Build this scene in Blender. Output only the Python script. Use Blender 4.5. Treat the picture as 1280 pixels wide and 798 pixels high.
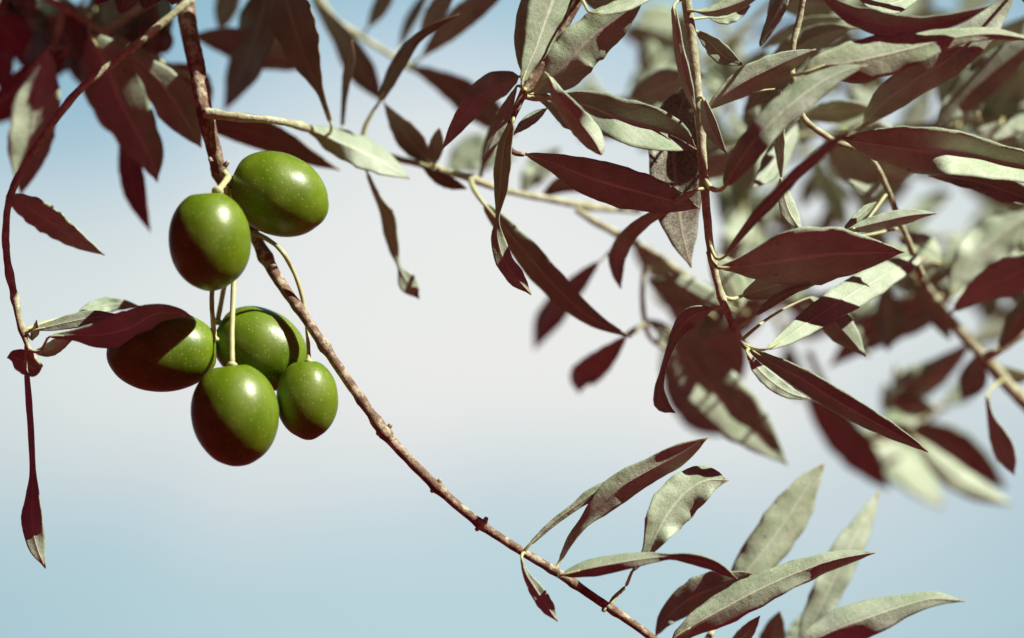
import bpy, bmesh, math, random
from mathutils import Vector, Matrix, noise

for o in list(bpy.data.objects):
    bpy.data.objects.remove(o)
scene = bpy.context.scene
COL = scene.collection
R = math.radians

# ------------------------------------------------------------------ camera
PITCH = R(20)
FOCUS = 0.77            # metres to the plane of the olives
WIDTH = 0.27            # metres seen across the frame at that distance
CAM = Vector((0, 0, 1.6))
RIGHT = Vector((1, 0, 0))
UP = Vector((0, -math.sin(PITCH), math.cos(PITCH)))
FWD = Vector((0, math.cos(PITCH), math.sin(PITCH)))
cd = bpy.data.cameras.new('camera')
cam = bpy.data.objects.new('camera', cd)
COL.objects.link(cam)
cam.location = CAM
cam.rotation_euler = (math.pi / 2 + PITCH, 0, 0)
cd.sensor_width = 36
cd.lens = 36 * FOCUS / WIDTH
cd.clip_start = 0.02
cd.clip_end = 4000
cd.dof.use_dof = True
cd.dof.focus_distance = FOCUS
APERTURE = 0.028        # diameter in metres
cd.dof.aperture_fstop = cd.lens / 1000 / APERTURE
cd.dof.aperture_blades = 0
scene.camera = cam

# ------------------------------------------------------------------ light
SUNC = Vector((0.66, 0.74, 0.25)).normalized()      # right, up, towards the camera
SUNW = (RIGHT * SUNC.x + UP * SUNC.y - FWD * SUNC.z).normalized()
sd = bpy.data.lights.new('sun', 'SUN')
sd.energy = 5.0
sd.angle = R(0.5)
sd.color = (1.0, 0.97, 0.84)
sun = bpy.data.objects.new('sun', sd)
COL.objects.link(sun)
sun.location = (2, -1, 4)
sun.rotation_euler = SUNW.to_track_quat('Z', 'Y').to_euler()

w = bpy.data.worlds.new('World')
scene.world = w
w.use_nodes = True
nt = w.node_tree
nt.nodes.clear()
N = nt.nodes.new
Lk = nt.links.new


def wmath(op, a, b=None, c=None):
    n = N('ShaderNodeMath')
    n.operation = op
    for i, v in enumerate((a, b, c)):
        if v is None:
            continue
        if isinstance(v, (int, float)):
            n.inputs[i].default_value = v
        else:
            Lk(v, n.inputs[i])
    return n.outputs[0]


def wdot(v, vec):
    n = N('ShaderNodeVectorMath')
    n.operation = 'DOT_PRODUCT'
    Lk(v, n.inputs[0])
    n.inputs[1].default_value = vec
    return n.outputs['Value']


out = N('ShaderNodeOutputWorld')
bg = N('ShaderNodeBackground')
sky = N('ShaderNodeTexSky')
sky.sky_type = 'NISHITA'
sky.sun_disc = False
sky.sun_elevation = math.asin(SUNW.z)
sky.sun_rotation = math.atan2(SUNW.x, SUNW.y)
tc = N('ShaderNodeTexCoord')
D = tc.outputs['Generated']
# a bank of bright hazy cloud stands low in the north, clear blue above and below it
noi = N('ShaderNodeTexNoise')
noi.inputs['Scale'].default_value = 6.0
noi.inputs['Detail'].default_value = 2.0
Lk(D, noi.inputs['Vector'])
noi2 = N('ShaderNodeTexNoise')
noi2.inputs['Scale'].default_value = 19.0
noi2.inputs['Detail'].default_value = 3.0
Lk(D, noi2.inputs['Vector'])
nz = wmath('ADD', wmath('SUBTRACT', noi.outputs['Fac'], 0.5), wmath('MULTIPLY', wmath('SUBTRACT', noi2.outputs['Fac'], 0.5), 0.35))
sepd = N('ShaderNodeSeparateXYZ')
Lk(D, sepd.inputs[0])
elev = wmath('ARCSINE', sepd.outputs['Z'])
# elevation in units of the cloud bank's height: 0 at its foot (13.7 deg), 1 at its top (26.3 deg)
v = wmath('DIVIDE', wmath('SUBTRACT', elev, R(13.7)), R(12.6))
v = wmath('ADD', v, wmath('MULTIPLY', nz, 0.55))
az = wmath('ARCTAN2', sepd.outputs['X'], sepd.outputs['Y'])
azd = wmath('SUBTRACT', az, R(0.0))
az2 = wmath('MULTIPLY', azd, azd)
ramp = N('ShaderNodeValToRGB')
cr = ramp.color_ramp
cr.interpolation = 'EASE'
stops = [(0.0, (0.47, 0.63, 0.68)), (0.10, (0.51, 0.645, 0.695)), (0.20, (0.61, 0.69, 0.725)), (0.30, (0.73, 0.755, 0.75)), (0.42, (0.805, 0.81, 0.79)),
         (0.60, (0.79, 0.805, 0.79)), (0.75, (0.70, 0.75, 0.76)), (0.87, (0.49, 0.63, 0.72)), (1.0, (0.31, 0.51, 0.63))]
while len(cr.elements) < len(stops):
    cr.elements.new(0.5)
for e, (p, c) in zip(cr.elements, stops):
    e.position = p
    e.color = (*c, 1)
Lk(v, ramp.inputs['Fac'])
# the bank thins out to either side
fallc = N('ShaderNodeCombineXYZ')
for i_, k_ in enumerate((5.5, 3.3, 2.5)):
    Lk(wmath('MULTIPLY', 0.735, wmath('MAXIMUM', wmath('SUBTRACT', 1.0, wmath('MULTIPLY', az2, k_)), 0.55)), fallc.inputs[i_])
fall = fallc.outputs[0]
fcol = N('ShaderNodeMixRGB')
fcol.blend_type = 'MULTIPLY'
fcol.inputs['Fac'].default_value = 1
Lk(ramp.outputs['Color'], fcol.inputs[1])
Lk(fall, fcol.inputs[2])
# the rest of the sky: Nishita, dimmed, with an invented red tint to colour the shade
tint = N('ShaderNodeMixRGB')
tint.blend_type = 'MULTIPLY'
tint.inputs['Fac'].default_value = 1
Lk(sky.outputs['Color'], tint.inputs[1])
tint.inputs[2].default_value = (0.0150, 0.0015, 0.0036, 1)
front = wdot(D, tuple(FWD))
mr = N('ShaderNodeMapRange')
mr.interpolation_type = 'SMOOTHSTEP'
mr.inputs['From Min'].default_value = math.cos(R(48))
mr.inputs['From Max'].default_value = math.cos(R(24))
Lk(front, mr.inputs['Value'])
mixw = N('ShaderNodeMixRGB')
Lk(mr.outputs[0], mixw.inputs['Fac'])
Lk(tint.outputs[0], mixw.inputs[1])
Lk(fcol.outputs[0], mixw.inputs[2])
Lk(mixw.outputs[0], bg.inputs['Color'])
bg.inputs['Strength'].default_value = 1.0
Lk(bg.outputs[0], out.inputs['Surface'])

scene.view_settings.view_transform = 'Standard'
scene.view_settings.look = 'None'
scene.view_settings.exposure = 0.5
scene.view_settings.gamma = 1.0
scene.view_settings.use_curve_mapping = False

# ------------------------------------------------------------------ materials
class Mat:
    def __init__(s, name):
        s.m = bpy.data.materials.new(name)
        s.m.use_nodes = True
        s.t = s.m.node_tree
        s.p = s.t.nodes['Principled BSDF']

    def n(s, typ, **kw):
        nd = s.t.nodes.new(typ)
        for k, val in kw.items():
            if k in nd.inputs:
                nd.inputs[k].default_value = val
            else:
                setattr(nd, k, val)
        return nd

    def l(s, a, b):
        s.t.links.new(a, b)

    def noise(s, scale, detail=3, vec=None, rough=0.55):
        nd = s.n('ShaderNodeTexNoise')
        nd.inputs['Scale'].default_value = scale
        nd.inputs['Detail'].default_value = detail
        nd.inputs['Roughness'].default_value = rough
        if vec is None:
            vec = s.n('ShaderNodeTexCoord').outputs['Object']
        s.l(vec, nd.inputs['Vector'])
        return nd.outputs['Fac']

    def ramp(s, fac, stops):
        nd = s.n('ShaderNodeValToRGB')
        e = nd.color_ramp.elements
        while len(e) < len(stops):
            e.new(0.5)
        for el, (p, c) in zip(e, stops):
            el.position = p
            el.color = (*c, 1) if len(c) == 3 else c
        s.l(fac, nd.inputs['Fac'])
        return nd.outputs['Color']

    def mix(s, mode, fac, a, b):
        nd = s.n('ShaderNodeMixRGB')
        nd.blend_type = mode
        for i, val in zip((0, 1, 2), (fac, a, b)):
            if isinstance(val, (int, float)):
                nd.inputs[i].default_value = val
            elif isinstance(val, tuple):
                nd.inputs[i].default_value = (*val, 1)
            else:
                s.l(val, nd.inputs[i])
        return nd.outputs[0]

    def math(s, op, a, b=0.0):
        nd = s.n('ShaderNodeMath')
        nd.operation = op
        for i, val in enumerate((a, b)):
            if isinstance(val, (int, float)):
                nd.inputs[i].default_value = val
            else:
                s.l(val, nd.inputs[i])
        return nd.outputs[0]

    def bump(s, h, strength, dist):
        nd = s.n('ShaderNodeBump')
        nd.inputs['Strength'].default_value = strength
        nd.inputs['Distance'].default_value = dist
        s.l(h, nd.inputs['Height'])
        s.l(nd.outputs['Normal'], s.p.inputs['Normal'])


def leaf_material(name, c0, c1, rib, rough, spec, fleck):
    m = Mat(name)
    tcn = m.n('ShaderNodeTexCoord')
    uvs = m.n('ShaderNodeSeparateXYZ')
    m.l(tcn.outputs['UV'], uvs.inputs[0])
    blot = m.noise(170, 4)
    fine = m.noise(2600, 3, rough=0.7)
    col = m.ramp(blot, [(0.3, c0), (0.7, c1)])
    info = m.n('ShaderNodeObjectInfo')
    val = m.math('ADD', m.math('MULTIPLY', info.outputs['Random'], 0.40), 0.78)
    hsv = m.n('ShaderNodeHueSaturation')
    m.l(col, hsv.inputs['Color'])
    m.l(val, hsv.inputs['Value'])
    r2 = m.math('FRACT', m.math('MULTIPLY', info.outputs['Random'], 37.3))
    m.l(m.math('ADD', m.math('MULTIPLY', r2, 0.035), 0.497), hsv.inputs['Hue'])
    m.l(m.math('ADD', m.math('MULTIPLY', r2, -0.35), 1.25), hsv.inputs['Saturation'])
    # silvery scales as fine flecks
    fl = m.ramp(fine, [(0.42, (1 - fleck,) * 3), (0.60, (1.0,) * 3)])
    col = m.mix('MULTIPLY', 1.0, hsv.outputs[0], fl)
    # midrib and faint side veins, drawn in leaf coordinates
    across = m.math('ABSOLUTE', m.math('SUBTRACT', uvs.outputs['X'], 0.5))
    ribm = m.ramp(across, [(0.016, (1, 1, 1)), (0.050, (0, 0, 0))])
    col = m.mix('MIX', m.math('MULTIPLY', ribm, 0.85), col, rib)
    vein = m.math('SINE', m.math('MULTIPLY', m.math('SUBTRACT', uvs.outputs['Y'], m.math('MULTIPLY', across, 0.55)), 85.0))
    vm = m.ramp(vein, [(0.80, (0, 0, 0)), (1.0, (1, 1, 1))])
    col = m.mix('MIX', m.math('MULTIPLY', vm, 0.20), col, rib)
    tipm = m.ramp(m.math('ADD', uvs.outputs['Y'], m.math('MULTIPLY', blot, 0.08)), [(0.985, (0, 0, 0)), (1.03, (1, 1, 1))])
    col = m.mix('MIX', m.math('MULTIPLY', tipm, 0.6), col, (0.30, 0.20, 0.09))
    vo = m.n('ShaderNodeTexVoronoi')
    vo.inputs['Scale'].default_value = 190
    m.l(tcn.outputs['Object'], vo.inputs['Vector'])
    sc = m.n('ShaderNodeSeparateColor')
    m.l(vo.outputs['Color'], sc.inputs[0])
    spot = m.math('MULTIPLY', m.ramp(vo.outputs['Distance'], [(0.06, (1, 1, 1)), (0.16, (0, 0, 0))]), m.ramp(sc.outputs[0], [(0.72, (0, 0, 0)), (0.8, (1, 1, 1))]))
    col = m.mix('MIX', m.math('MULTIPLY', spot, 0.5), col, (0.16, 0.11, 0.06))
    big = m.noise(75, 2)
    col = m.mix('MULTIPLY', 0.8, col, m.ramp(big, [(0.32, (0.80, 0.84, 0.74)), (0.62, (1, 1, 1))]))
    m.l(col, m.p.inputs['Base Color'])
    m.p.inputs['Roughness'].default_value = rough
    m.p.inputs['Specular IOR Level'].default_value = spec
    h = m.math('ADD', m.math('MULTIPLY', fine, 0.6), m.math('MULTIPLY', m.noise(420, 3), 1.4))
    h = m.math('ADD', h, m.math('MULTIPLY', ribm, 0.7))
    m.bump(h, 0.55, 0.00035)
    return m.m


UNDER = leaf_material('leaf_underside', (0.385, 0.475, 0.335), (0.545, 0.62, 0.50), (0.62, 0.67, 0.54), 0.5, 0.35, 0.22)
TOPM = leaf_material('leaf_upper_side_shaded', (0.215, 0.15, 0.13), (0.27, 0.20, 0.17), (0.33, 0.26, 0.21), 0.36, 0.5, 0.25)  # upper skin, with the maroon of shade put into its colour
SPECK = leaf_material('leaf_sun_speckled_side', (0.25, 0.20, 0.17), (0.46, 0.46, 0.38), (0.40, 0.38, 0.28), 0.42, 0.5, 0.8)  # speckle of grazing sunlight put into the colour as strong flecks


def petiole_material():
    m = Mat('petiole')
    col = m.ramp(m.noise(500, 3), [(0.3, (0.46, 0.49, 0.22)), (0.7, (0.60, 0.61, 0.36))])
    m.l(col, m.p.inputs['Base Color'])
    m.p.inputs['Roughness'].default_value = 0.5
    return m.m


def bark_material(name, a, b, dark):
    m = Mat(name)
    n1 = m.noise(330, 5, rough=0.7)
    n2 = m.noise(1500, 3)
    col = m.ramp(n1, [(0.34, dark), (0.50, a), (0.60, b)])
    col = m.mix('MULTIPLY', 0.5, col, m.ramp(n2, [(0.3, (0.5, 0.47, 0.45)), (0.6, (1, 1, 1))]))
    m.l(col, m.p.inputs['Base Color'])
    m.p.inputs['Roughness'].default_value = 0.7
    m.p.inputs['Specular IOR Level'].default_value = 0.3
    m.bump(m.math('ADD', n1, m.math('MULTIPLY', n2, 0.4)), 0.55, 0.0008)
    return m.m


PET = petiole_material()
BARK = bark_material('olive_bark', (0.25, 0.165, 0.11), (0.55, 0.49, 0.36), (0.17, 0.10, 0.07))
TWIG = bark_material('young_twig_bark', (0.48, 0.49, 0.31), (0.62, 0.64, 0.46), (0.34, 0.30, 0.18))


def olive_material():
    m = Mat('olive_skin')
    blot = m.noise(95, 4)
    col = m.ramp(blot, [(0.3, (0.092, 0.168, 0.004)), (0.7, (0.165, 0.258, 0.007))])
    # faint grey bloom in soft patches
    bl = m.ramp(m.noise(60, 3), [(0.50, (0, 0, 0)), (0.75, (1, 1, 1))])
    col = m.mix('MIX', m.math('MULTIPLY', bl, 0.22), col, (0.36, 0.46, 0.22))
    # lenticels
    tcn = m.n('ShaderNodeTexCoord')
    vo = m.n('ShaderNodeTexVoronoi')
    vo.inputs['Scale'].default_value = 950
    m.l(tcn.outputs['Object'], vo.inputs['Vector'])
    dots = m.ramp(vo.outputs['Distance'], [(0.10, (1, 1, 1)), (0.30, (0, 0, 0))])
    sel = m.ramp(m.n('ShaderNodeSeparateColor').outputs[0], [(0, (1, 1, 1)), (1, (1, 1, 1))])
    sc = m.n('ShaderNodeSeparateColor')
    m.l(vo.outputs['Color'], sc.inputs[0])
    pick = m.ramp(sc.outputs[0], [(0.30, (0, 0, 0)), (0.7, (1, 1, 1))])
    col = m.mix('MIX', m.math('MULTIPLY', m.math('MULTIPLY', dots, pick), 0.55), col, (0.46, 0.54, 0.12))
    m.l(col, m.p.inputs['Base Color'])
    m.p.inputs['Roughness'].default_value = 0.36
    m.p.inputs['Subsurface Weight'].default_value = 0.75
    m.p.inputs['Subsurface Radius'].default_value = (1.0, 0.45, 0.15)
    m.p.inputs['Subsurface Scale'].default_value = 0.0045
    m.p.inputs['Specular IOR Level'].default_value = 0.5
    m.bump(m.math('ADD', m.math('MULTIPLY', m.noise(900, 3), 0.5), m.math('MULTIPLY', m.noise(250, 3), 0.8)), 0.22, 0.0005)
    return m.m


OLIVE = olive_material()


def soil_material():
    m = Mat('red_fill_soil')
    col = m.ramp(m.noise(1.7, 6), [(0.3, (0.108, 0.0056, 0.0145)), (0.7, (0.142, 0.0076, 0.0195))])  # red chosen to bounce maroon fill up into the shaded leaves
    m.l(col, m.p.inputs['Base Color'])
    m.p.inputs['Roughness'].default_value = 0.95
    m.p.inputs['Specular IOR Level'].default_value = 0.1
    m.bump(m.noise(14, 6), 0.7, 0.05)
    return m.m


# ------------------------------------------------------------------ helpers
def deep(z):
    return z if z < 50 else 50 + (z - 50) * 1.6


def at(px, py, z=0.0):
    """a point of the place from a pixel of the photograph and its distance behind the olives (mm)"""
    z = deep(z)
    d = FOCUS + z / 1000.0
    k = WIDTH / FOCUS * d / 1280.0
    return CAM + FWD * d + RIGHT * ((px - 640) * k) - UP * ((py - 399) * k)


MM = WIDTH / 1280 * 1000   # mm per pixel in the focus plane


def catmull(pts, n):
    """resample a list of tuples (any length) with n+1 samples, even in arc length of xy"""
    m = len(pts)
    if m == 2:
        return [tuple(a + (b - a) * i / n for a, b in zip(*pts)) for i in range(n + 1)]
    dense = []
    for i in range(m - 1):
        p0, p1, p2, p3 = pts[max(i - 1, 0)], pts[i], pts[i + 1], pts[min(i + 2, m - 1)]
        for k in range(24):
            t = k / 24
            dense.append(tuple(0.5 * (2 * b + (c - a) * t + (2 * a - 5 * b + 4 * c - d) * t * t + (-a + 3 * b - 3 * c + d) * t ** 3)
                               for a, b, c, d in zip(p0, p1, p2, p3)))
    dense.append(tuple(pts[-1]))
    acc = [0]
    for a, b in zip(dense, dense[1:]):
        acc.append(acc[-1] + math.hypot(b[0] - a[0], b[1] - a[1]) + 1e-9)
    res = []
    j = 0
    for i in range(n + 1):
        s = acc[-1] * i / n
        while j < len(acc) - 2 and acc[j + 1] < s:
            j += 1
        t = (s - acc[j]) / (acc[j + 1] - acc[j])
        res.append(tuple(a + (b - a) * t for a, b in zip(dense[j], dense[j + 1])))
    return res


def link(name, verts, faces, mats, parent=None, origin=None, uvs=None, fm=None):
    origin = origin or Vector((0, 0, 0))
    me = bpy.data.meshes.new(name)
    me.from_pydata([tuple(v - origin) for v in verts], [], faces)
    for m in mats:
        me.materials.append(m)
    me.polygons.foreach_set('use_smooth', [True] * len(me.polygons))
    if fm:
        me.polygons.foreach_set('material_index', fm)
    if uvs:
        ul = me.uv_layers.new(name='UVMap')
        for lp in me.loops:
            ul.data[lp.index].uv = uvs[lp.vertex_index]
    me.update()
    o = bpy.data.objects.new(name, me)
    COL.objects.link(o)
    if parent is not None:
        o.parent = parent
        o.location = origin - WORLDPOS[parent.name]
    else:
        o.location = origin
    WORLDPOS[o.name] = origin.copy()
    return o


WORLDPOS = {}


def thing(name, label, cat, origin, group=None):
    o = bpy.data.objects.new(name, None)
    o.empty_display_size = 0.01
    COL.objects.link(o)
    o.location = origin
    o['label'] = label
    o['category'] = cat
    if group:
        o['group'] = group
    WORLDPOS[o.name] = Vector(origin)
    return o


def tube_geo(path, sides=10, cap=True, lump=0.0, seed=0):
    """path: list of (Vector, radius)"""
    verts, faces = [], []
    n = len(path)
    ref = Vector((0.31, -0.8, 0.52))
    for i, (p, r) in enumerate(path):
        t = (path[min(i + 1, n - 1)][0] - path[max(i - 1, 0)][0]).normalized()
        a = t.cross(ref).normalized()
        b = t.cross(a).normalized()
        for k in range(sides):
            th = 2 * math.pi * k / sides
            dvec = a * math.cos(th) + b * math.sin(th)
            rr = r
            if lump:
                rr *= 1 + lump * noise.noise((p + dvec * r) * 420 + Vector((seed, 0, 0))) + lump * 0.6 * noise.noise((p + dvec * r) * 130)
            verts.append(p + dvec * rr)
    for i in range(n - 1):
        for k in range(sides):
            k2 = (k + 1) % sides
            faces.append((i * sides + k, i * sides + k2, (i + 1) * sides + k2, (i + 1) * sides + k))
    if cap:
        faces.append(tuple(range(sides))[::-1])
        faces.append(tuple((n - 1) * sides + k for k in range(sides)))
    return verts, faces


def pxr(r, z):
    return r * WIDTH / FOCUS * (FOCUS + deep(z) / 1000) / 1280


LI = Vector((SUNC.x, -SUNC.y))
LZ = SUNC.z


def slope_for(b, p):
    """depth gradient (image x, y down) whose surface catches the sun with cosine b, rolling about the leaf's axis if it can"""
    lh = LI.normalized()
    best = None
    sgn = 1 if p.dot(LI) >= 0 else -1
    for wgt in (0.0, 0.25, 0.5, 0.75, 1.0):
        d = (p * sgn * (1 - wgt) + lh * wgt).normalized()
        for i in range(-60, 61):
            k = i / 40
            c = (k * d.dot(LI) + LZ) / math.sqrt(1 + k * k)
            err = abs(c - b) + 0.06 * abs(k) + 0.10 * wgt
            if best is None or err < best[0]:
                best = (err, d * k)
    return best[1]


def tone_at(tn, s):
    if isinstance(tn, (int, float)):
        return tn
    if s <= tn[0][0]:
        return tn[0][1]
    tn = list(tn)
    for (s0, b0), (s1, b1) in zip(tn, tn[1:]):
        if s <= s1:
            return b0 + (b1 - b0) * (s - s0) / (s1 - s0)
    return tn[-1][1]


class Branch:
    def __init__(s, name, label, origin_px, cat='branch', group=None):
        s.stems = []
        s.dark = False
        s.root = thing(name, label, cat, at(*origin_px), group)

    def stem(s, pts, mat, name='stem', lump=0.16, nodes=(), buds=0):
        """pts (x, y, radius px, z mm)"""
        L = sum(math.hypot(b[0] - a[0], b[1] - a[1]) for a, b in zip(pts, pts[1:]))
        n = max(8, int(L / 5))
        sm = catmull(pts, n)
        s.stems.append(sm)
        path = []
        rnd = random.Random(int(pts[0][0] * 7 + pts[0][1]))
        node_s = [rnd.random() for _ in range(buds)]
        for i, (x, y, r, z) in enumerate(sm):
            k = 1.0
            for ns in list(nodes):
                d = math.hypot(x - ns[0], y - ns[1])
                k += ns[2] * math.exp(-(d / 7) ** 2)
            for ns in node_s:
                d = abs(i / n - ns) * L
                k += 0.22 * math.exp(-(d / 6) ** 2)
            path.append((at(x, y, z), pxr(r * k, z)))
        v, f = tube_geo(path, 12, True, lump, rnd.random() * 50)
        return link(name, v, f, [mat], s.root, path[0][0])

    def leaf(s, pts, w=None, b=-0.25, z=0.0, pk=1.0, cup=0.25, side='u', pet=True, petw=2.0, wave=1.0, detail=True, petpts=None):
        rnd = random.Random(int(pts[0][0] * 13 + pts[0][1] * 7 + pts[-1][0]))
        n = 30 if detail else 16
        m = 5 if detail else 3
        if w is not None:
            cl = [(p[0], p[1]) for p in catmull([p[:2] for p in pts], n)]
            hs = []
            for i in range(n + 1):
                q = (i / n) ** pk
                hs.append(w * (math.sin(math.pi * q) ** 0.85) if 0 < q < 1 else 0.0)
        else:
            sm = catmull(pts, n)
            cl = [(p[0], p[1]) for p in sm]
            hs = [max(p[2], 0.0) for p in sm]
        # leaf ends close smoothly
        for i in range(n + 1):
            hs[i] = max(hs[i] * min(1.0, (i / n) / 0.03 + 0.25, (1 - i / n) / 0.04), 0.35)
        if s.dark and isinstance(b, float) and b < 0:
            side = 't'  # leaves turned from the sun get the skin coloured for shade
        if isinstance(b, tuple) and len(b) == 2 and not isinstance(b[0], tuple):
            bl, br = b
        else:
            bl = br = b
        wv = [(rnd.uniform(3, 8), rnd.uniform(0, 6.3), rnd.uniform(0.5, 1)) for _ in range(3)]
        zc = z
        rows = []
        gl_prev = gr_prev = None
        for i in range(n + 1):
            sfrac = i / n
            a0 = cl[max(i - 1, 0)]
            a1 = cl[min(i + 1, n)]
            t = Vector((a1[0] - a0[0], a1[1] - a0[1])).normalized()
            p = Vector((-t.y, t.x))
            tl, tr = tone_at(bl, sfrac), tone_at(br, sfrac)
            tl, tr = [q_ * 2 if q_ < 0 else (q_ * 0.8 if q_ < 0.8 else q_) for q_ in (tl, tr)]
            gl = slope_for(tl, p)
            gr = slope_for(tr, p)
            if gl_prev is not None:                      # no sudden twists
                gl = gl_prev.lerp(gl, 0.45)
                gr = gr_prev.lerp(gr, 0.45)
            gl_prev, gr_prev = gl, gr
            g = (gl + gr) * 0.5
            if i:
                dx, dy = cl[i][0] - cl[i - 1][0], cl[i][1] - cl[i - 1][1]
                zc += MM * (g.x * dx + g.y * dy)
            row = []
            h = hs[i]
            for j in range(-m, m + 1):
                u = j / m
                nick = 1 + 0.045 * abs(u) ** 3 * noise.noise(Vector((cl[i][0] * 0.16, cl[i][1] * 0.16, 3 if u > 0 else 9)))
                gg = gr if u > 0 else gl
                uu = u
                wob = 1 + 0.05 * wave * sum(q[2] * math.sin(q[0] * 2.2 * sfrac * 3 + q[1] + (0 if u > 0 else 2)) for q in wv) / 2
                X = cl[i][0] + p.x * uu * h * wob
                Y = cl[i][1] + p.y * uu * h * wob
                X += p.x * uu * h * (nick - 1)
                Y += p.y * uu * h * (nick - 1)
                zz = zc + MM * gg.dot(p) * uu * h
                zz += MM * cup * h * (u * u) * (1 if side == 'u' else -1) * 0.6
                zz += MM * h * 0.16 * wave * (u * u) * sum(q[2] * math.sin(q[0] * sfrac * 4 + q[1] + (0 if u > 0 else 2.2)) for q in wv) / 2
                zz -= MM * 0.9 * math.exp(-(u * h / 1.3) ** 2)
                row.append(at(X, Y, zz))
            rows.append((row, sfrac, zc))
        verts, uvs, faces = [], [], []
        for row, sfrac, _ in rows:
            for j, q in enumerate(row):
                verts.append(q)
                uvs.append((j / (2 * m), sfrac))
        W = 2 * m + 1
        for i in range(n):
            for j in range(2 * m):
                faces.append((i * W + j, i * W + j + 1, (i + 1) * W + j + 1, (i + 1) * W + j))
        front = {'u': UNDER, 't': TOPM, 's': SPECK}[side]
        back = UNDER if side == 't' else TOPM
        o = link('leaf', verts, faces, [front, back, PET], s.root, rows[0][0][m], uvs)
        sol = o.modifiers.new('thickness', 'SOLIDIFY')
        sol.thickness = 0.00034
        sol.offset = 0
        sol.use_rim = True
        # the faces are wound so that their normal looks at or away from the camera: put the right skin outside
        nrm = o.data.polygons[len(o.data.polygons) // 2].normal
        if nrm.dot(CAM - verts[len(verts) // 2]) < 0:
            o.data.flip_normals()
        sol.material_offset = 1
        sol.material_offset_rim = 0
        if pet:
            bx, by = cl[0]
            if petpts is None:
                bestd = None
                for stm in s.stems:
                    for q in stm:
                        d = math.hypot(q[0] - bx, q[1] - by) + 0.25 * abs(q[3] - z) / MM
                        if bestd is None or d < bestd[0]:
                            bestd = (d, q)
                if bestd is None or bestd[0] > 75:
                    print('FAR PETIOLE', s.root.name, [round(c) for c in cl[0]], bestd and round(bestd[0]))
                    petp = [(bx - (cl[3][0] - bx) * 0.8, by - (cl[3][1] - by) * 0.8, z), (bx, by, z)]
                else:
                    q = bestd[1]
                    t0 = (cl[2][0] - bx, cl[2][1] - by)
                    petp = [(q[0], q[1], q[3]), ((q[0] + bx) / 2 - t0[0] * 0.35, (q[1] + by) / 2 - t0[1] * 0.35, (q[3] + z) / 2), (bx, by, z)]
            else:
                petp = list(petpts) + [(bx, by, z)]
            k = 3
            petp.append((cl[k][0], cl[k][1], rows[k][2]))
            path = []
            sm = catmull(petp, 12)
            for i, q in enumerate(sm):
                path.append((at(q[0], q[1], q[2] - 0.15), pxr(petw * (1.25 - 0.75 * i / 12), q[2])))
            pv, pf = tube_geo(path, 8)
            link('petiole', pv, pf, [PET], o, path[0][0])
        return o


# ------------------------------------------------------------------ the ground, unseen, made red to fill the shade
gv, gf = [], []
rings = [0, 1, 2, 4, 8, 16, 40, 120, 400, 1500]
SEG = 48
for i, r in enumerate(rings):
    for k in range(SEG):
        a = 2 * math.pi * k / SEG
        x, y = r * math.cos(a), r * math.sin(a)
        gv.append(Vector((x, y, 0.05 * noise.noise(Vector((x * 0.7, y * 0.7, 0))))))
for i in range(len(rings) - 1):
    for k in range(SEG):
        k2 = (k + 1) % SEG
        gf.append((i * SEG + k, (i + 1) * SEG + k, (i + 1) * SEG + k2, i * SEG + k2))
ground = link('ground', gv, gf, [soil_material()])
ground['kind'] = 'structure'

S = -0.25

# ------------------------------------------------------------------ main fruiting branch
A = Branch('olive_branch', 'long thin bare-barked branch carrying the green olives, arching down to the lower right', (229, -30, 25))
A.stem([(226, -45, 13, 26), (235, 30, 11.5, 20), (247, 90, 10.5, 13), (256, 140, 10.5, 8), (268, 190, 9.5, 10), (277, 222, 9, 14), (300, 265, 8.8, 18),
        (318, 295, 8.3, 15), (345, 345, 7.3, 8), (375, 388, 6.6, 3), (402, 428, 6.3, 0), (432, 472, 6.3, 0), (470, 526, 6.5, 0), (482, 542, 7, 0),
        (505, 568, 6.3, 0), (545, 608, 6.2, 0), (600, 655, 5.8, 0), (650, 688, 5.6, 0), (700, 718, 5.5, 0), (750, 752, 5.3, 0), (800, 786, 5.2, 0),
        (850, 825, 5.2, 0)], BARK, lump=.10, nodes=[(480, 540, 0.4), (545, 610, 0.35), (602, 655, 0.3), (372, 385, 0.2), (275, 215, 0.25), (330, 320, 0.15)], buds=9)
# leaf scars standing off the bark
for x, y, dx, dy in ((487, 533, 5, -6), (474, 541, -7, 5), (549, 602, 4, -6), (541, 613, -5, 5), (607, 650, 3, -7), (597, 661, -5, 5), (341, 333, 8, -4), (755, 762, -3, 6), (283, 205, 6, -8), (263, 200, -4, 3)):
    v, f = tube_geo([(at(x - dx * 0.4, y - dy * 0.4, -0.4), pxr(3.6, 0)), (at(x + dx * 0.3, y + dy * 0.3, -0.6), pxr(2.8, 0)), (at(x + dx * 0.5, y + dy * 0.5, -0.6), pxr(1.8, 0))], 8)
    link('bud', v, f, [BARK], A.root, at(x, y, 0))
A.leaf([(662, 681, 2), (690, 655, 4), (718, 634, 5), (742, 617, 8), (772, 604, 7), (809, 592, 0)], b=((0, .2), (0.5, .2), (.8, .6), (1, .8)), z=-1, cup=.1)
A.leaf([(699, 703, 2), (714, 674, 5), (731, 652, 7), (752, 630, 15), (776, 609, 18), (812, 588, 15), (850, 568, 13), (886, 546, 0)],
       b=([(0, -.1), (.3, .3), (.6, .42), (.75, .2), (1, -.05)], -.06), z=2, cup=.05)
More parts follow.
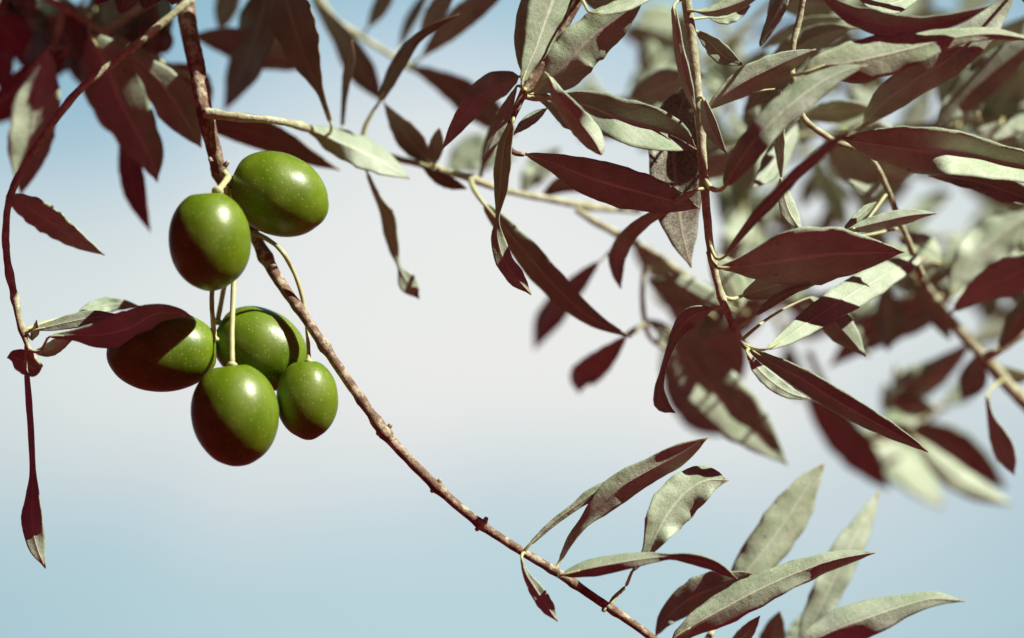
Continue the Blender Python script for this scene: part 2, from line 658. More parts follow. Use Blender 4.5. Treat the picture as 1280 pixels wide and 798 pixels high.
A.leaf([(790, 715, 2), (809, 690, 7), (822, 664, 18), (836, 640, 26), (858, 615, 26), (884, 601, 19), (911, 601, 0)],
       b=([(0, .3), (.25, .6), (1, .6)], [(0, .0), (.30, .0), (.45, .6), (1, .6)]), z=-6, cup=.1,
       petpts=[(762, 758, 0), (768, 747, 1), (782, 733, 5)], petw=2.6)
A.leaf([(703, 719, 2), (722, 714, 8), (750, 708, 11), (790, 701, 9.5), (820, 697, 6), (838, 696, 3.5), (860, 698, 6), (885, 704, 7), (905, 714, 5), (922, 724, 0)],
       b=([(0, .6), (.5, .7), (.56, -.2), (1, -.2)], [(0, -.2), (.2, -.1), (.35, .5), (.5, .6), (.56, -.2), (1, -.1)]), z=-11)
A.leaf([(652, 697, 1.5), (657, 716, 4), (671, 739, 9), (685, 760, 8.5), (697, 777, 0)], b=.2, z=-8, cup=.1)

# side shoot on the right of the main branch
B = Branch('olive_twig', 'pale twig leaving the main branch above the olives and running right, going soft', (262, 142, 5), cat='twig')
B.dark = True
B.stem([(256, 141, 7, 6), (300, 147, 5.2, 4), (345, 151, 4.8, 6), (380, 159, 4.8, 22), (420, 173, 4.3, 32), (465, 190, 4.3, 36), (510, 202, 4.3, 38), (545, 211, 4.3, 38),
        (590, 224, 4.3, 36), (630, 238, 4.3, 42), (680, 248, 4.3, 48), (740, 259, 4.5, 54), (800, 264, 4, 60)], TWIG, nodes=[(300, 147, .2), (375, 158, .3), (545, 211, .4), (592, 224, .4), (735, 258, .4)])
B.leaf([(383, 162, 2), (400, 167, 9), (418, 176, 16), (450, 190, 19), (482, 206, 14), (512, 224, 0)], b=(.93, [(0, -.2), (.25, 0), (.45, .85), (1, .9)]), z=24)
B.leaf([(414, 156, 2), (408, 138, 3), (399, 112, 5), (384, 78, 17), (374, 50, 24), (362, 12, 25), (352, -30, 0)], z=22)
B.leaf([(428, 158, 2), (430, 128, 3), (433, 100, 5), (437, 75, 6), (440, 50, 0)], z=40)
B.leaf([(474, 128, 3), (482, 112, 6), (491, 93, 8.5), (503, 72, 9), (518, 52, 6.5), (542, 34, 4.5), (574, 18, 0)], b=-.12, z=32, petpts=[(452, 184, 34), (456, 160, 33), (466, 140, 32)], petw=3)
B.leaf([(459, 216, 2), (466, 234, 3), (476, 254, 5), (485, 271, 9), (488, 290, 8.5), (493, 313, 6), (499, 334, 2.2), (507, 349, 11), (514, 360, 11), (524, 374, 0)],
       b=([(0, -.2), (.55, -.2), (.68, .35), (1, .45)], [(0, -.2), (.3, .15), (.42, -.2), (.6, -.2), (.68, .35), (1, .4)]), z=30, cup=.1, petpts=[(448, 184, 34), (453, 202, 32)])
B.leaf([(528, 209), (555, 226), (584, 236)], w=8, b=-.2, z=32)
B.leaf([(543, 207), (545, 184), (549, 160)], w=9, b=-.3, z=33)
B.leaf([(604, 254, 2), (616, 268, 8), (645, 301, 14), (680, 342, 17), (712, 375, 14), (745, 401, 9), (790, 422, 0)], b=(-.1, -.2), z=22, petpts=[(588, 224, 36), (592, 236, 30), (598, 246, 25)], petw=3)
B.leaf([(480, 128, 0), (492, 148, 8), (507, 168, 15), (522, 186, 14), (540, 205, 2)][::-1], z=36)
B.leaf([(560, 217), (582, 197), (612, 190), (645, 197)], w=24, b=.42, z=75, petpts=[(548, 212, 30)])
B.leaf([(652, 242), (664, 222), (680, 205), (700, 186)], w=16, b=.42, z=70)
B.leaf([(676, 247), (700, 232), (722, 230), (750, 240)], w=11, b=-.2, z=58)
B.leaf([(600, 224, 2), (604, 206, 3), (610, 188, 7), (616, 165, 6), (622, 140, 0)], z=40)

# blurred shoot across the top behind the twig
Bb = Branch('olive_twig', 'soft out-of-focus yellowish twig against blue sky at the top left of centre', (390, -15, 70), cat='twig')
Bb.dark = True
Bb.stem([(375, -40, 5, 62), (415, 20, 4, 62), (447, 43, 4, 64), (490, 70, 4, 66), (516, 86, 4, 68), (540, 93, 3, 70)], TWIG)
Bb.leaf([(390, -2, 2), (410, 24, 8), (428, 48, 13), (444, 76, 17), (458, 98, 15), (478, 128, 0)], z=62)
Bb.leaf([(512, 83, 2), (545, 98, 11), (580, 119, 19), (612, 143, 18), (645, 170, 0)], z=64)
Bb.leaf([(460, 35), (475, 10), (495, -25)], w=10, b=-.05, z=66)
Bb.leaf([(500, 60), (512, 28), (538, -15)], w=7, b=-.05, z=70)
Bb.leaf([(527, 72), (556, 42), (588, 14), (640, -20)], w=16, b=-.08, z=60, petpts=[(510, 84, 68)])
Bb.leaf([(525, 45), (545, 15), (570, -20)], w=12, b=-.25, z=55, petpts=[(505, 78, 67)])

# twig hanging down the left edge
Ct = Branch('olive_twig', 'knobbly slim twig hanging down along the left edge, bent from upper right', (222, 12, 16), cat='twig')
Ct.stem([(240, -2, 5, 20), (222, 13, 5, 18), (190, 40, 5, 16), (160, 65, 5, 14), (120, 95, 5, 12), (92, 120, 5, 12), (62, 160, 4.8, 12), (32, 205, 4.8, 10), (13, 245, 4.8, 8), (7, 290, 4.8, 5),
         (10, 330, 4.8, 3), (18, 370, 4.4, 1), (26, 407, 3.8, 0), (37, 438, 3.2, 0), (50, 456, 2.4, 0)], TWIG, nodes=[(11, 345, .4), (18, 373, .4), (28, 412, .5), (160, 65, .3), (120, 95, .25)], lump=.2)
Ct.leaf([(46, 412, 2), (64, 408, 6), (90, 402, 9), (118, 397, 9), (150, 394, 0)], b=(.42, .38), z=-1, cup=.1)
Ct.leaf([(62, 421, 2), (92, 419, 7), (128, 418, 18), (163, 409, 22), (192, 393, 13), (220, 391, 7), (242, 397, 0)], b=-.04, z=-10, cup=.1, petpts=[(37, 438, 0), (50, 440, -2), (56, 430, -6)], petw=2)
Ct.leaf([(97, 394, 2), (113, 387, 8), (132, 382, 9), (155, 381, 6), (178, 385, 0)], b=([(0, .9), (.5, .9), (.6, .3), (1, .3)], .7), z=12, petpts=[(30, 413, 0), (60, 402, 6)])
Ct.leaf([(33, 462, 2.5), (36, 500, 3.6), (39, 545, 3.4), (41, 590, 3.6), (41, 618, 8), (40, 648, 13), (43, 672, 12.5), (49, 692, 8), (57, 711, 0)],
        b=[(0, -.2), (.7, -.2), (.8, .35), (1, .42)], z=2, cup=.1, petpts=[(33, 425, 0), (32, 445, 1)])
Ct.leaf([(52, 458, 2), (42, 460, 11), (30, 452, 14), (18, 446, 9), (9, 447, 0)], z=4, b=-.3, petpts=[(50, 456, 0)])
Ct.leaf([(44, 440, 2), (60, 438, 8), (75, 430, 8), (95, 420, 0)], z=6, b=-.3, petpts=[(37, 438, 0)])
Ct.leaf([(40, 425, 1), (44, 415, 5), (46, 400, 0)], z=3, b=-.3, petpts=[(30, 413, 0)])
Ct.leaf([(12, 247, 6), (35, 259, 15), (60, 275, 17), (95, 299, 11), (131, 319, 0)], z=14, b=-.2)

# dark spray at the upper left
Dk = Branch('olive_branch', 'shaded out-of-focus leafy spray filling the upper left corner behind the hanging twig', (60, -60, 50))
Dk.dark = True
Dk.stem([(-40, -60, 7, 50), (30, -20, 6, 48), (80, 10, 6, 46), (130, 40, 5, 44), (170, 62, 5, 40), (215, 85, 4, 40), (255, 100, 4, 42)], TWIG)
Dk.stem([(80, 10, 5, 46), (70, 50, 4, 46), (58, 80, 4, 46), (-5, 130, 3, 50)], TWIG)
Dk.stem([(130, 40, 5, 44), (210, -10, 5, 50), (290, -40, 5, 55), (380, -50, 5, 55)], TWIG)
Dk.leaf([(60, 62, 4), (50, 110, 26), (42, 150, 29), (34, 195, 24), (26, 245, 0)], b=([(0, .05), (1, .1)], [(0, .1), (.3, .3), (.5, .5), (1, .5)]), z=40, cup=.05)
Dk.leaf([(85, 62), (50, 95), (15, 125), (-30, 160)], w=24, z=40)
Dk.leaf([(112, 42, 3), (132, 78, 34), (148, 120, 38), (168, 160, 28), (186, 192, 20), (197, 228, 0)], z=34, b=(-.05, -.3))
Dk.leaf([(155, 172, 5), (162, 205, 14), (170, 245, 13), (188, 290, 0)], z=46, petpts=[(140, 45, 44), (150, 110, 46)])
Dk.leaf([(160, 66, 2), (190, 92, 17), (212, 118, 26), (232, 150, 22), (252, 185, 0)], b=[(0, 0), (.62, -.05), (.75, .35), (1, .3)], z=28)
Dk.leaf([(232, 148, 3), (300, 160, 18), (345, 176, 17), (385, 196, 10), (425, 213, 0)], z=40, petpts=[(215, 85, 40), (222, 125, 40)])
Dk.leaf([(336, -25, 6), (330, 10, 24), (318, 50, 25), (301, 95, 19), (280, 140, 0)], z=42)
Dk.leaf([(240, 45), (285, 52), (330, 65), (400, 82)], w=22, z=58, petpts=[(255, 100, 42), (240, 60, 52)])
Dk.leaf([(170, -30), (165, 30), (160, 90)], w=36, z=50)
Dk.leaf([(100, 10), (80, 40), (55, 105)], w=30, z=54)
Dk.leaf([(205, -20), (198, 25), (170, 100)], w=20, z=52)
Dk.leaf([(30, -25), (15, 20), (-20, 60)], w=34, z=52)
Dk.leaf([(60, -20), (70, 30), (75, 80)], w=30, z=56)
Dk.leaf([(0, -10), (-5, 60), (10, 120)], w=22, z=58, b=-.2)
Dk.leaf([(120, -20), (135, 30), (140, 75)], w=26, z=60)
Dk.leaf([(215, 80), (245, 105), (262, 135)], w=18, z=55, b=-.3)
Dk.leaf([(295, -35), (285, 0), (275, 40)], w=15, z=62, b=-.2)

# a spray added just above the frame to shade the top of the branch
U = Branch('olive_branch', 'dark leafy spray added above the top edge to shade the twigs below', (480, -160, 8))
U.dark = True
U.stem([(520, -200, 6, 8), (430, -120, 5, 8), (340, -80, 5, 8), (250, -60, 4, 8), (140, -70, 4, 8)], TWIG)
for x0, y0, x1, y1, wd, zz in ((440, -128, 420, -30, 22, 6), (450, -130, 432, -42, 22, 2), (470, -150, 452, -50, 22, 1), (410, -110, 385, -25, 24, 10), (390, -100, 352, -12, 24, 14), (365, -92, 330, -8, 22, 9), (340, -80, 300, -20, 24, 6), (320, -76, 280, -14, 22, 12),
                               (290, -68, 262, -6, 18, 10), (215, -60, 215, 6, 24, 4), (190, -62, 180, 12, 24, 9), (165, -66, 150, 18, 22, 12), (145, -70, 120, 6, 24, 7), (260, -60, 235, -10, 10, 8),
                               (400, -105, 300, -130, 24, 8), (460, -150, 400, -60, 22, 10), (500, -180, 440, -90, 22, 8), (350, -85, 370, -30, 20, 3), (310, -72, 322, -15, 20, 5)):
    U.leaf([(x0, y0), ((x0 + x1) / 2 + 6, (y0 + y1) / 2), (x1, y1)], w=wd, b=-.25, z=zz - 8, detail=False)
U.stem([(520, -200, 6, 8), (430, -190, 5, 30), (330, -150, 5, 36), (220, -130, 4, 36), (120, -120, 4, 36)], TWIG)
for i in range(10):  # row added off-frame to shade the hanging left twig
    x0 = 232 + i * 13
    jx, jy = 14 * math.sin(i * 2.3), 16 * math.sin(i * 4.1)
    U.leaf([(x0 + 20 + jx, -100 + jy), (x0 + 12 + jx * 0.2, -56 + jy * 0.4), (x0 - jx * 0.5, -18 - i % 3 * 7)], w=21, b=-.2, z=-12 - i * 1.8, detail=False)
rnd = random.Random(21)
for i in range(26):  # deeper row added off-frame to darken the upper left leaves
    x0 = 125 + i * 12
    y0 = -122 - (x0 - 120) * 0.12
    U.leaf([(x0, y0), (x0 + rnd.uniform(-20, 15), y0 + 40), (x0 + rnd.uniform(-50, 20), y0 + rnd.uniform(70, 105))], w=rnd.uniform(20, 27), b=-.25, z=rnd.uniform(22, 46), detail=False)
# more of the dark spray in the corner
for x0, y0, x1, y1, wd, zz in ((90, 15, 105, 110, 26, 58), (20, -10, 40, 95, 30, 62), (150, 50, 110, 80, 24, 60), (180, 60, 205, 30, 24, 58), (-10, 20, 30, 70, 28, 47), (200, 70, 175, 130, 20, 62), (120, 10, 60, 50, 26, 60), (60, 20, 100, 75, 24, 50)):
    Dk.leaf([(x0, y0), ((x0 + x1) / 2 + 4, (y0 + y1) / 2), (x1, y1)], w=wd, b=-.28, z=zz, detail=False)

# hanging shoot right of centre, in focus
E = Branch('olive_shoot', 'sharp pale shoot hanging straight down right of centre, ending in long pointed leaves', (855, -25, 0), cat='shoot')
E.stem([(853, -35, 6.5, -1), (862, 30, 6.5, -1), (870, 100, 6.3, -1), (875, 146, 6.2, -1), (878, 200, 5.8, -1), (882, 250, 5.4, -1), (888, 310, 5, -1), (899, 362, 4.6, -1), (912, 398, 4.4, -1),
        (926, 426, 4.4, -1), (937, 437, 4, -1)], TWIG, nodes=[(874, 135, .35), (881, 232, .35), (888, 325, .35), (900, 372, .3), (920, 412, .3)], lump=.1)
E.leaf([(936, 436, 3), (968, 455, 9), (1002, 473, 13), (1050, 503, 14.5), (1102, 532, 11), (1140, 553, 5), (1160, 565, 0)], b=(-.15, -.25), z=-2)
E.leaf([(934, 442, 2), (949, 463, 8), (971, 482, 9.5), (991, 493, 6.5), (1012, 499, 0)], b=.62, z=-9, cup=.1)
E.leaf([(957, 437, 2), (982, 423, 9), (1012, 402, 15), (1045, 380, 18), (1080, 359, 19), (1118, 338, 14), (1145, 326, 6), (1161, 321, 0)], b=(.82, .82), z=-12, petpts=[(930, 430, -1), (942, 436, -3)], cup=.1)
E.leaf([(899, 335, 2), (918, 333, 8), (942, 331, 18), (985, 324, 34), (1030, 318, 35), (1073, 316, 24), (1105, 315, 11), (1131, 315, 0)], b=-.12, z=-7, petpts=[(886, 315, -1), (890, 328, -3)], petw=3, cup=.15)
E.leaf([(928, 370, 3), (950, 362, 13), (985, 353, 16), (1020, 342, 12), (1050, 332, 0)], b=(-.2, [(0, -.2), (.3, .1), (.5, .4), (1, .4)]), z=9, petpts=[(899, 362, -1), (906, 372, 0), (916, 374, 0)], petw=3)
E.leaf([(908, 319, 2), (925, 296, 4), (945, 271, 6.5), (968, 247, 7.5), (992, 221, 7.5), (1020, 197, 7), (1050, 172, 4), (1080, 150, 0)], b=[(0, -.2), (.85, -.2), (.95, .7), (1, .8)], z=-9, petpts=[(887, 305, -1), (896, 324, -5)], cup=.1)
E.leaf([(906, 234, 3), (918, 214, 12), (938, 184, 17), (966, 151, 18), (1000, 122, 19), (1030, 101, 14), (1060, 88, 7), (1085, 82, 0)],
       b=([(0, -.2), (.2, -.1), (.4, .6), (1, .75)], [(0, -.2), (.25, -.2), (.42, .4), (1, .55)]), z=-14, petpts=[(881, 222, -1), (888, 235, -4), (898, 238, -6)], petw=3.4)
E.leaf([(884, 136, 2), (903, 121, 10), (930, 103, 17), (960, 88, 17), (990, 74, 11), (1020, 62, 0)], b=([(0, .2), (.3, .45), (1, .4)], [(0, -.1), (1, -.15)]), z=0)
E.leaf([(879, 124, 3), (886, 152, 9), (895, 172, 7), (909, 193, 0)], z=-6, b=-.2)
E.leaf([(842, 8, 3), (849, 60, 6), (859, 105, 7), (870, 140, 0)], z=-6, b=-.1, petpts=[(858, 2, -1), (850, 0, 0)])
E.leaf([(872, 98, 3), (858, 120, 14), (847, 150, 27), (842, 190, 31), (846, 245, 30), (852, 288, 21), (858, 315, 9), (864, 335, 0)],
       b=([(0, -.03), (.4, .0), (.6, .55), (1, .7)], [(0, -.05), (.25, 0), (.4, .6), (1, .75)]), z=12, side='s', cup=.1)
E.leaf([(870, 238, 3), (850, 250, 5), (822, 267, 6), (802, 280, 8), (784, 297, 10), (772, 320, 11), (772, 342, 7), (776, 361, 0)], z=-5, b=-.3, cup=.1)
E.leaf([(890, 387, 3), (875, 390, 8), (860, 399, 12), (847, 416, 8), (836, 440, 4), (828, 465, 3.2), (824, 488, 6), (828, 506, 9), (844, 516, 0)], z=-4, b=[(0, -.05), (.3, -.2), (.8, -.1), (1, .05)], cup=.1)
E.leaf([(944, 394, 2), (955, 386, 4), (968, 376, 6), (990, 364, 5), (1013, 356, 0)], b=.42, z=-1, petpts=[(917, 408, -1), (928, 406, -1)])
E.leaf([(1012, 372, 3), (1040, 400, 17), (1060, 420, 15), (1082, 446, 0)], b=(.42, -.2), z=13, petpts=[(926, 426, -1), (965, 395, 8)])
E.leaf([(868, 14), (890, 14), (918, 6), (955, -10)], w=9, b=(.7, -.2), z=-3)
E.leaf([(885, 22), (908, 22), (938, 8)], w=9, b=.7, z=6)
E.leaf([(872, 40, 3), (888, 54, 10), (905, 70, 12), (930, 82, 0)], b=(-.15, .5), z=3)
E.leaf([(975, 112, 2), (974, 150, 5.5), (975, 190, 5.5), (977, 228, 0)], z=6, b=-.25, petpts=[(877, 140, -1), (930, 118, 4)])
E.leaf([(976, 222, 2), (980, 245, 8), (988, 268, 10), (1004, 292, 0)], z=6, b=(.5, .45), pet=False)

# centre shoot, in focus
F = Branch('olive_shoot', 'shoot with crowded broad and folded leaves at top centre, dark stem curving to the left', (760, -60, 0), cat='shoot')
F.stem([(765, -60, 6, 2), (733, -15, 6, 2), (702, 38, 6, 2), (672, 88, 6, 1), (652, 122, 5, 0), (638, 156, 4.2, 0), (634, 180, 3.8, 0), (643, 191, 3.4, 0), (655, 193, 3, 0)], BARK, nodes=[(652, 110, .3), (665, 100, .3)], lump=.12)
F.leaf([(652, 105, 2), (660, 82, 9), (669, 62, 16), (680, 30, 24), (690, 2, 28), (698, -30, 22), (704, -60, 0)], b=(.6, .72), z=-6)
F.leaf([(648, 96, 5), (626, 104, 16), (604, 117, 17), (585, 139, 13), (568, 163, 8), (552, 188, 0)], b=(.1, .6), z=7)
F.leaf([(668, 116, 4), (685, 100, 20), (706, 82, 28), (736, 50, 28), (768, 26, 22), (806, -2, 0)], b=([(0, 0), (.4, .25), (.7, .45), (1, .5)], [(0, -.1), (.4, .12), (.7, -.1), (1, -.1)]), z=3, side='u')
F.leaf([(686, 96, 3), (696, 116, 8), (712, 138, 13), (732, 162, 15), (745, 180, 11), (752, 194, 3)], b=([(0, .6), (.15, -.2), (.5, -.2), (.65, .75), (1, .7)], [(0, -.1), (.4, -.2), (1, -.25)]), z=-12, cup=.5, petpts=[(656, 116, 0), (668, 112, -4), (680, 92, -9)])
F.leaf([(692, 122, 4), (715, 127, 13), (745, 136, 22), (780, 151, 27), (820, 162, 26), (850, 174, 17), (871, 187, 0)], b=(-.1, [(0, -.1), (.3, .5), (.45, .95), (1, .95)]), z=-3, cup=.1, petpts=[(653, 120, 0), (668, 124, -1), (680, 124, -2)], petw=3)
F.leaf([(657, 193, 2), (690, 203, 11), (730, 219, 22), (770, 232, 25.5), (812, 243, 22), (845, 252, 14), (874, 260, 0)], b=-.15, z=2, cup=.1)
F.leaf([(641, 152, 3), (632, 178, 8), (628, 210, 10), (626, 238, 8), (622, 272, 2), (622, 297, 8.5), (630, 325, 11), (644, 346, 11), (654, 357, 7), (664, 369, 0)],
       b=([(0, -.2), (.52, -.2), (.62, .45), (1, .5)], [(0, -.2), (.52, -.2), (.62, .3), (.8, .3), (.9, -.1), (1, .1)]), z=-6, cup=.1)
F.leaf([(745, 17, 2), (765, 11, 7), (790, 3, 8), (840, -15, 0)], b=(.7, .85), z=-13, petpts=[(725, -5, 2), (731, 6, -5), (736, 15, -10)])
F.leaf([(660, 105), (655, 60), (664, 0), (674, -50)], w=14, z=0, b=-.05)
F.leaf([(642, 168), (660, 152), (684, 136)], w=7, b=.6, z=2)
F.leaf([(646, 108), (632, 140), (618, 172), (604, 205)], w=9, b=.2, z=5)
F.leaf([(728, -10), (750, 2), (785, -12)], w=12, b=-.25, z=14)
F.leaf([(664, 112, 3), (690, 130, 8), (712, 152, 10), (722, 165, 0)], b=(.3, -.2), z=4)

# upper right shoot: big overlapping leaves, in focus
T = Branch('olive_branch', 'leafy branch at the top right with long grey-green leaves sweeping across the sky', (1320, 260, 10))
T.stem([(1330, 330, 6, 14), (1325, 230, 6, 10), (1315, 160, 6, 8), (1300, 60, 5, 6), (1290, 10, 5, 4), (1240, -30, 4, 2), (1120, -50, 4, 2), (1010, -40, 4, 2), (960, -25, 4, 4)], TWIG)
T.stem([(1010, -40, 4, 2), (1000, 20, 4, 4), (990, 70, 4, 4), (1000, 140, 4, 8), (1040, 175, 4, 10), (1090, 200, 4, 14), (1130, 290, 4, 24), (1152, 345, 5, 32)], TWIG)
T.leaf([(1003, 92, 4), (1026, 82, 14), (1055, 80, 24), (1090, 73, 27), (1140, 61, 21), (1195, 47, 11), (1245, 43, 7), (1300, 52, 0)], b=([(0, .1), (.2, .35), (.5, .55), (1, .65)], [(0, -.1), (.2, .25), (.5, .5), (.7, .3), (1, .1)]), z=-17)
T.leaf([(1028, -8, 4), (1055, 14, 10), (1088, 26, 15), (1120, 32, 14), (1155, 30, 9), (1195, 24, 8), (1238, 7, 0)], b=(-.25, [(0, .3), (.2, .55), (.5, .35), (1, .3)]), z=-15)
T.leaf([(1070, -5), (1110, 6), (1160, -15)], w=13, b=.8, z=6, petpts=[(1050, -44, 2)])
T.leaf([(1268, -10, 3), (1232, 32, 18), (1185, 74, 22), (1145, 98, 21), (1105, 128, 17), (1075, 162, 0)], b=([(0, .5), (.35, .4), (.55, -.1), (1, -.15)], [(0, .3), (.4, .1), (1, -.2)]), z=10)
T.leaf([(1300, 45), (1240, 90), (1200, 125), (1168, 162)], w=24, b=(-.1, .4), z=34)
T.leaf([(1285, 20), (1235, 75), (1205, 110), (1175, 155)], w=26, b=-.25, z=56)
T.leaf([(1315, 60), (1265, 110), (1240, 150), (1205, 175)], w=26, b=-.22, z=52)
T.leaf([(1310, 140), (1275, 155), (1240, 175)], w=10, b=.7, z=46)
T.leaf([(1316, 218, 6), (1285, 210, 18), (1250, 203, 22), (1200, 192, 27), (1150, 188, 29.5), (1100, 181, 21), (1074, 177, 11), (1052, 173, 0)],
       b=([(0, .9), (.5, .9), (.58, -.15), (1, -.2)], -.15), z=-3, cup=.1)
T.leaf([(1320, 258, 4), (1265, 241, 15), (1225, 228, 13), (1192, 222, 9), (1160, 221, 0)], b=([(0, .55), (1, .5)], -.2), z=16)
T.leaf([(1058, 288, 3), (1095, 279, 9), (1130, 271, 9), (1150, 268, 5), (1171, 267, 0)], b=(.55, -.15), z=8, petpts=[(1128, 285, 24), (1070, 296, 14)])
T.leaf([(1056, 286, 2), (1074, 270, 5.5), (1084, 261, 5), (1095, 253, 0)], b=(.85, .25), z=0, petpts=[(1110, 240, 19), (1070, 292, 8)])
T.leaf([(950, 58, 2), (962, 34, 7), (975, 8, 9), (990, -25, 0)][::-1], b=(.15, -.1), z=3)
T.leaf([(955, 50), (965, 15), (970, -30)][::-1], w=5, b=-.25, z=8)
T.leaf([(1065, 35), (1030, 42), (990, 65), (945, 105)], w=17, b=(-.25, [(0, -.2), (.3, .35), (.6, .1), (1, -.2)]), z=26)
T.leaf([(1055, 22), (1010, 32), (975, 48), (950, 60)], w=10, b=-.25, z=32)
T.leaf([(1060, 60), (1010, 85), (960, 110), (930, 140)], w=20, b=(.4, .1), z=36)
T.leaf([(1002, 145), (1040, 140), (1090, 135)], w=14, b=-.2, z=40)
T.leaf([(1030, 170), (1060, 200), (1100, 240)], w=22, b=-.25, z=56)
T.leaf([(1000, 140), (985, 170), (960, 215), (940, 235)], w=16, b=.85, z=42)
T.leaf([(1060, 185), (1090, 212), (1120, 215), (1150, 205)], w=16, b=-.22, z=38)
T.leaf([(1105, 225), (1085, 240), (1060, 225)], w=8, b=.5, z=36)

# right hand blurred branch
G = Branch('olive_branch', 'thick out-of-focus branch slanting down to the right edge with soft drooping leaves', (1300, 520, 48))
G.stem([(1330, 555, 9.5, 58), (1290, 512, 9, 58), (1260, 482, 8.5, 58), (1231, 447, 8, 58), (1196, 410, 7, 58), (1172, 380, 6, 58), (1150, 345, 5, 58), (1130, 300, 4.5, 60)], TWIG, nodes=[(1231, 447, .25), (1172, 380, .2)])
G.stem([(1231, 447, 6, 46), (1262, 430, 4.5, 46), (1300, 400, 4, 46)], TWIG)
G.leaf([(1218, 446), (1216, 474), (1203, 500)], w=18, b=-.25, z=62)
G.leaf([(1234, 494, 2), (1238, 520, 4), (1249, 548, 12), (1259, 572, 12), (1268, 594, 0)], z=36, b=-.2)
G.leaf([(1250, 436, 3), (1268, 408, 13), (1285, 380, 12), (1300, 350, 0)], z=44, b=(-.2, .1))
G.leaf([(1212, 430, 3), (1175, 462, 16), (1140, 482, 20), (1100, 505, 0)], z=76, b=(-.2, .45))
G.leaf([(1195, 355, 3), (1155, 385, 22), (1112, 405, 24), (1075, 425, 18), (1035, 460, 0)], z=72, b=([(0, .4), (1, .5)], -.25))
G.leaf([(1187, 370, 3), (1212, 328, 22), (1245, 298, 28), (1300, 262, 0)], z=48, b=(.5, .3))
G.leaf([(1192, 388, 3), (1230, 360, 18), (1270, 342, 24), (1320, 318, 0)], z=42, b=-.18)
G.leaf([(1240, 455), (1262, 470), (1290, 470)], w=10, z=60, b=-.2)
G.leaf([(1155, 350), (1175, 330), (1200, 322), (1240, 330)], w=13, z=66, b=.35)
G.leaf([(1150, 340), (1120, 320), (1085, 318), (1040, 335)], w=15, z=70, b=.3)

# mid distance blurred twig
H = Branch('olive_twig', 'brownish blurred twig behind the hanging shoot with large soft cream leaves', (730, 268, 50), cat='twig')
H.stem([(720, 262, 4, 52), (741, 276, 4.5, 52), (775, 294, 5, 52), (824, 322, 5, 54), (870, 356, 5, 58), (900, 385, 4, 62)], TWIG)
H.stem([(808, 312, 3, 54), (803, 360, 3, 54), (806, 402, 3.5, 54), (815, 425, 3, 56), (840, 440, 3, 58)], TWIG)
H.stem([(806, 405, 3, 54), (792, 414, 4, 48), (782, 420, 3, 44)], TWIG)
H.leaf([(782, 421, 2), (766, 438, 10), (748, 455, 16), (734, 466, 17), (726, 474, 15), (724, 492, 0)], z=44, b=-.3)
H.leaf([(748, 328, 2), (727, 349, 10), (700, 380, 16), (682, 405, 15), (668, 438, 0)], z=50, b=-.3, petpts=[(775, 294, 52), (765, 312, 51)])
H.leaf([(836, 412, 3), (862, 452, 28), (900, 497, 34), (940, 536, 27), (985, 582, 0)], z=54, b=([(0, -.05), (1, -.05)], [(0, .4), (.2, .62), (1, .66)]))
H.leaf([(830, 372), (872, 402), (910, 438), (928, 475)], w=30, z=82, b=-.25, petpts=[(850, 340, 56)])
H.leaf([(815, 340), (840, 368), (885, 372)], w=20, z=96, b=.6)
H.leaf([(830, 425), (845, 470), (870, 520), (905, 545)], w=22, z=90, b=.5)
H.leaf([(895, 380), (930, 360), (985, 350)], w=14, z=80, b=.6)
H.leaf([(790, 305), (822, 335), (850, 352)], w=14, z=86, b=-.2)
H.leaf([(868, 352), (895, 385), (890, 420)], w=14, z=70, b=-.2)
H.leaf([(806, 400), (825, 410), (860, 440)], w=9, z=60, b=.5)

# far sprays behind, very soft
def spray(label, stem, leaves, z0, seed, size=26):
    rnd = random.Random(seed)
    b = Branch('olive_branch', label, (stem[0][0], stem[0][1], z0), group='blurred olive sprays in the background')
    b.stem([(x, y, 4.5, z0 + i * 4) for i, (x, y) in enumerate(stem)], TWIG)
    for i, spec in enumerate(leaves):
        (bx, by), (tx, ty), wd, tn = spec
        mx, my = (bx + tx) / 2, (by + ty) / 2
        L = math.hypot(tx - bx, ty - by)
        px_, py_ = -(ty - by) / L, (tx - bx) / L
        k = rnd.uniform(-.1, .1) * L
        b.leaf([(bx, by), (mx + px_ * k, my + py_ * k), (tx, ty)], w=wd, b=tn, z=z0 + rnd.uniform(-12, 25), detail=False)


spray('very soft cream and maroon leaves right behind the hanging shoot', [(905, 60), (915, 150), (925, 230), (945, 330), (985, 430)],
      [((893, 205), (952, 345), 28, .9), ((915, 170), (985, 240), 20, .8), ((910, 120), (960, 60), 16, -.2), ((925, 240), (1000, 300), 16, -.2), ((930, 260), (905, 340), 20, .75),
       ((945, 320), (1010, 380), 18, .5), ((905, 130), (850, 175), 18, .5), ((906, 95), (875, 105), 18, .95), ((960, 370), (905, 430), 18, -.2), ((980, 415), (1050, 400), 16, -.2),
       ((912, 150), (950, 175), 16, .55), ((985, 430), (1000, 500), 14, -.2), ((940, 300), (975, 250), 10, .7)], 95, 3)
spray('soft grey-green leaves and brown twig deep behind the top centre shoot', [(860, 20), (845, 85), (828, 130), (800, 160), (760, 130), (733, 93)],
      [((783, 140), (848, 50), 24, .4), ((850, 60), (775, 40), 18, -.2), ((855, 30), (795, 20), 18, .45), ((828, 130), (800, 190), 14, .4), ((840, 100), (870, 160), 13, -.2), ((800, 155), (740, 170), 15, .4), ((770, 140), (725, 175), 12, -.2), ((748, 112), (705, 125), 12, .3)], 85, 5)
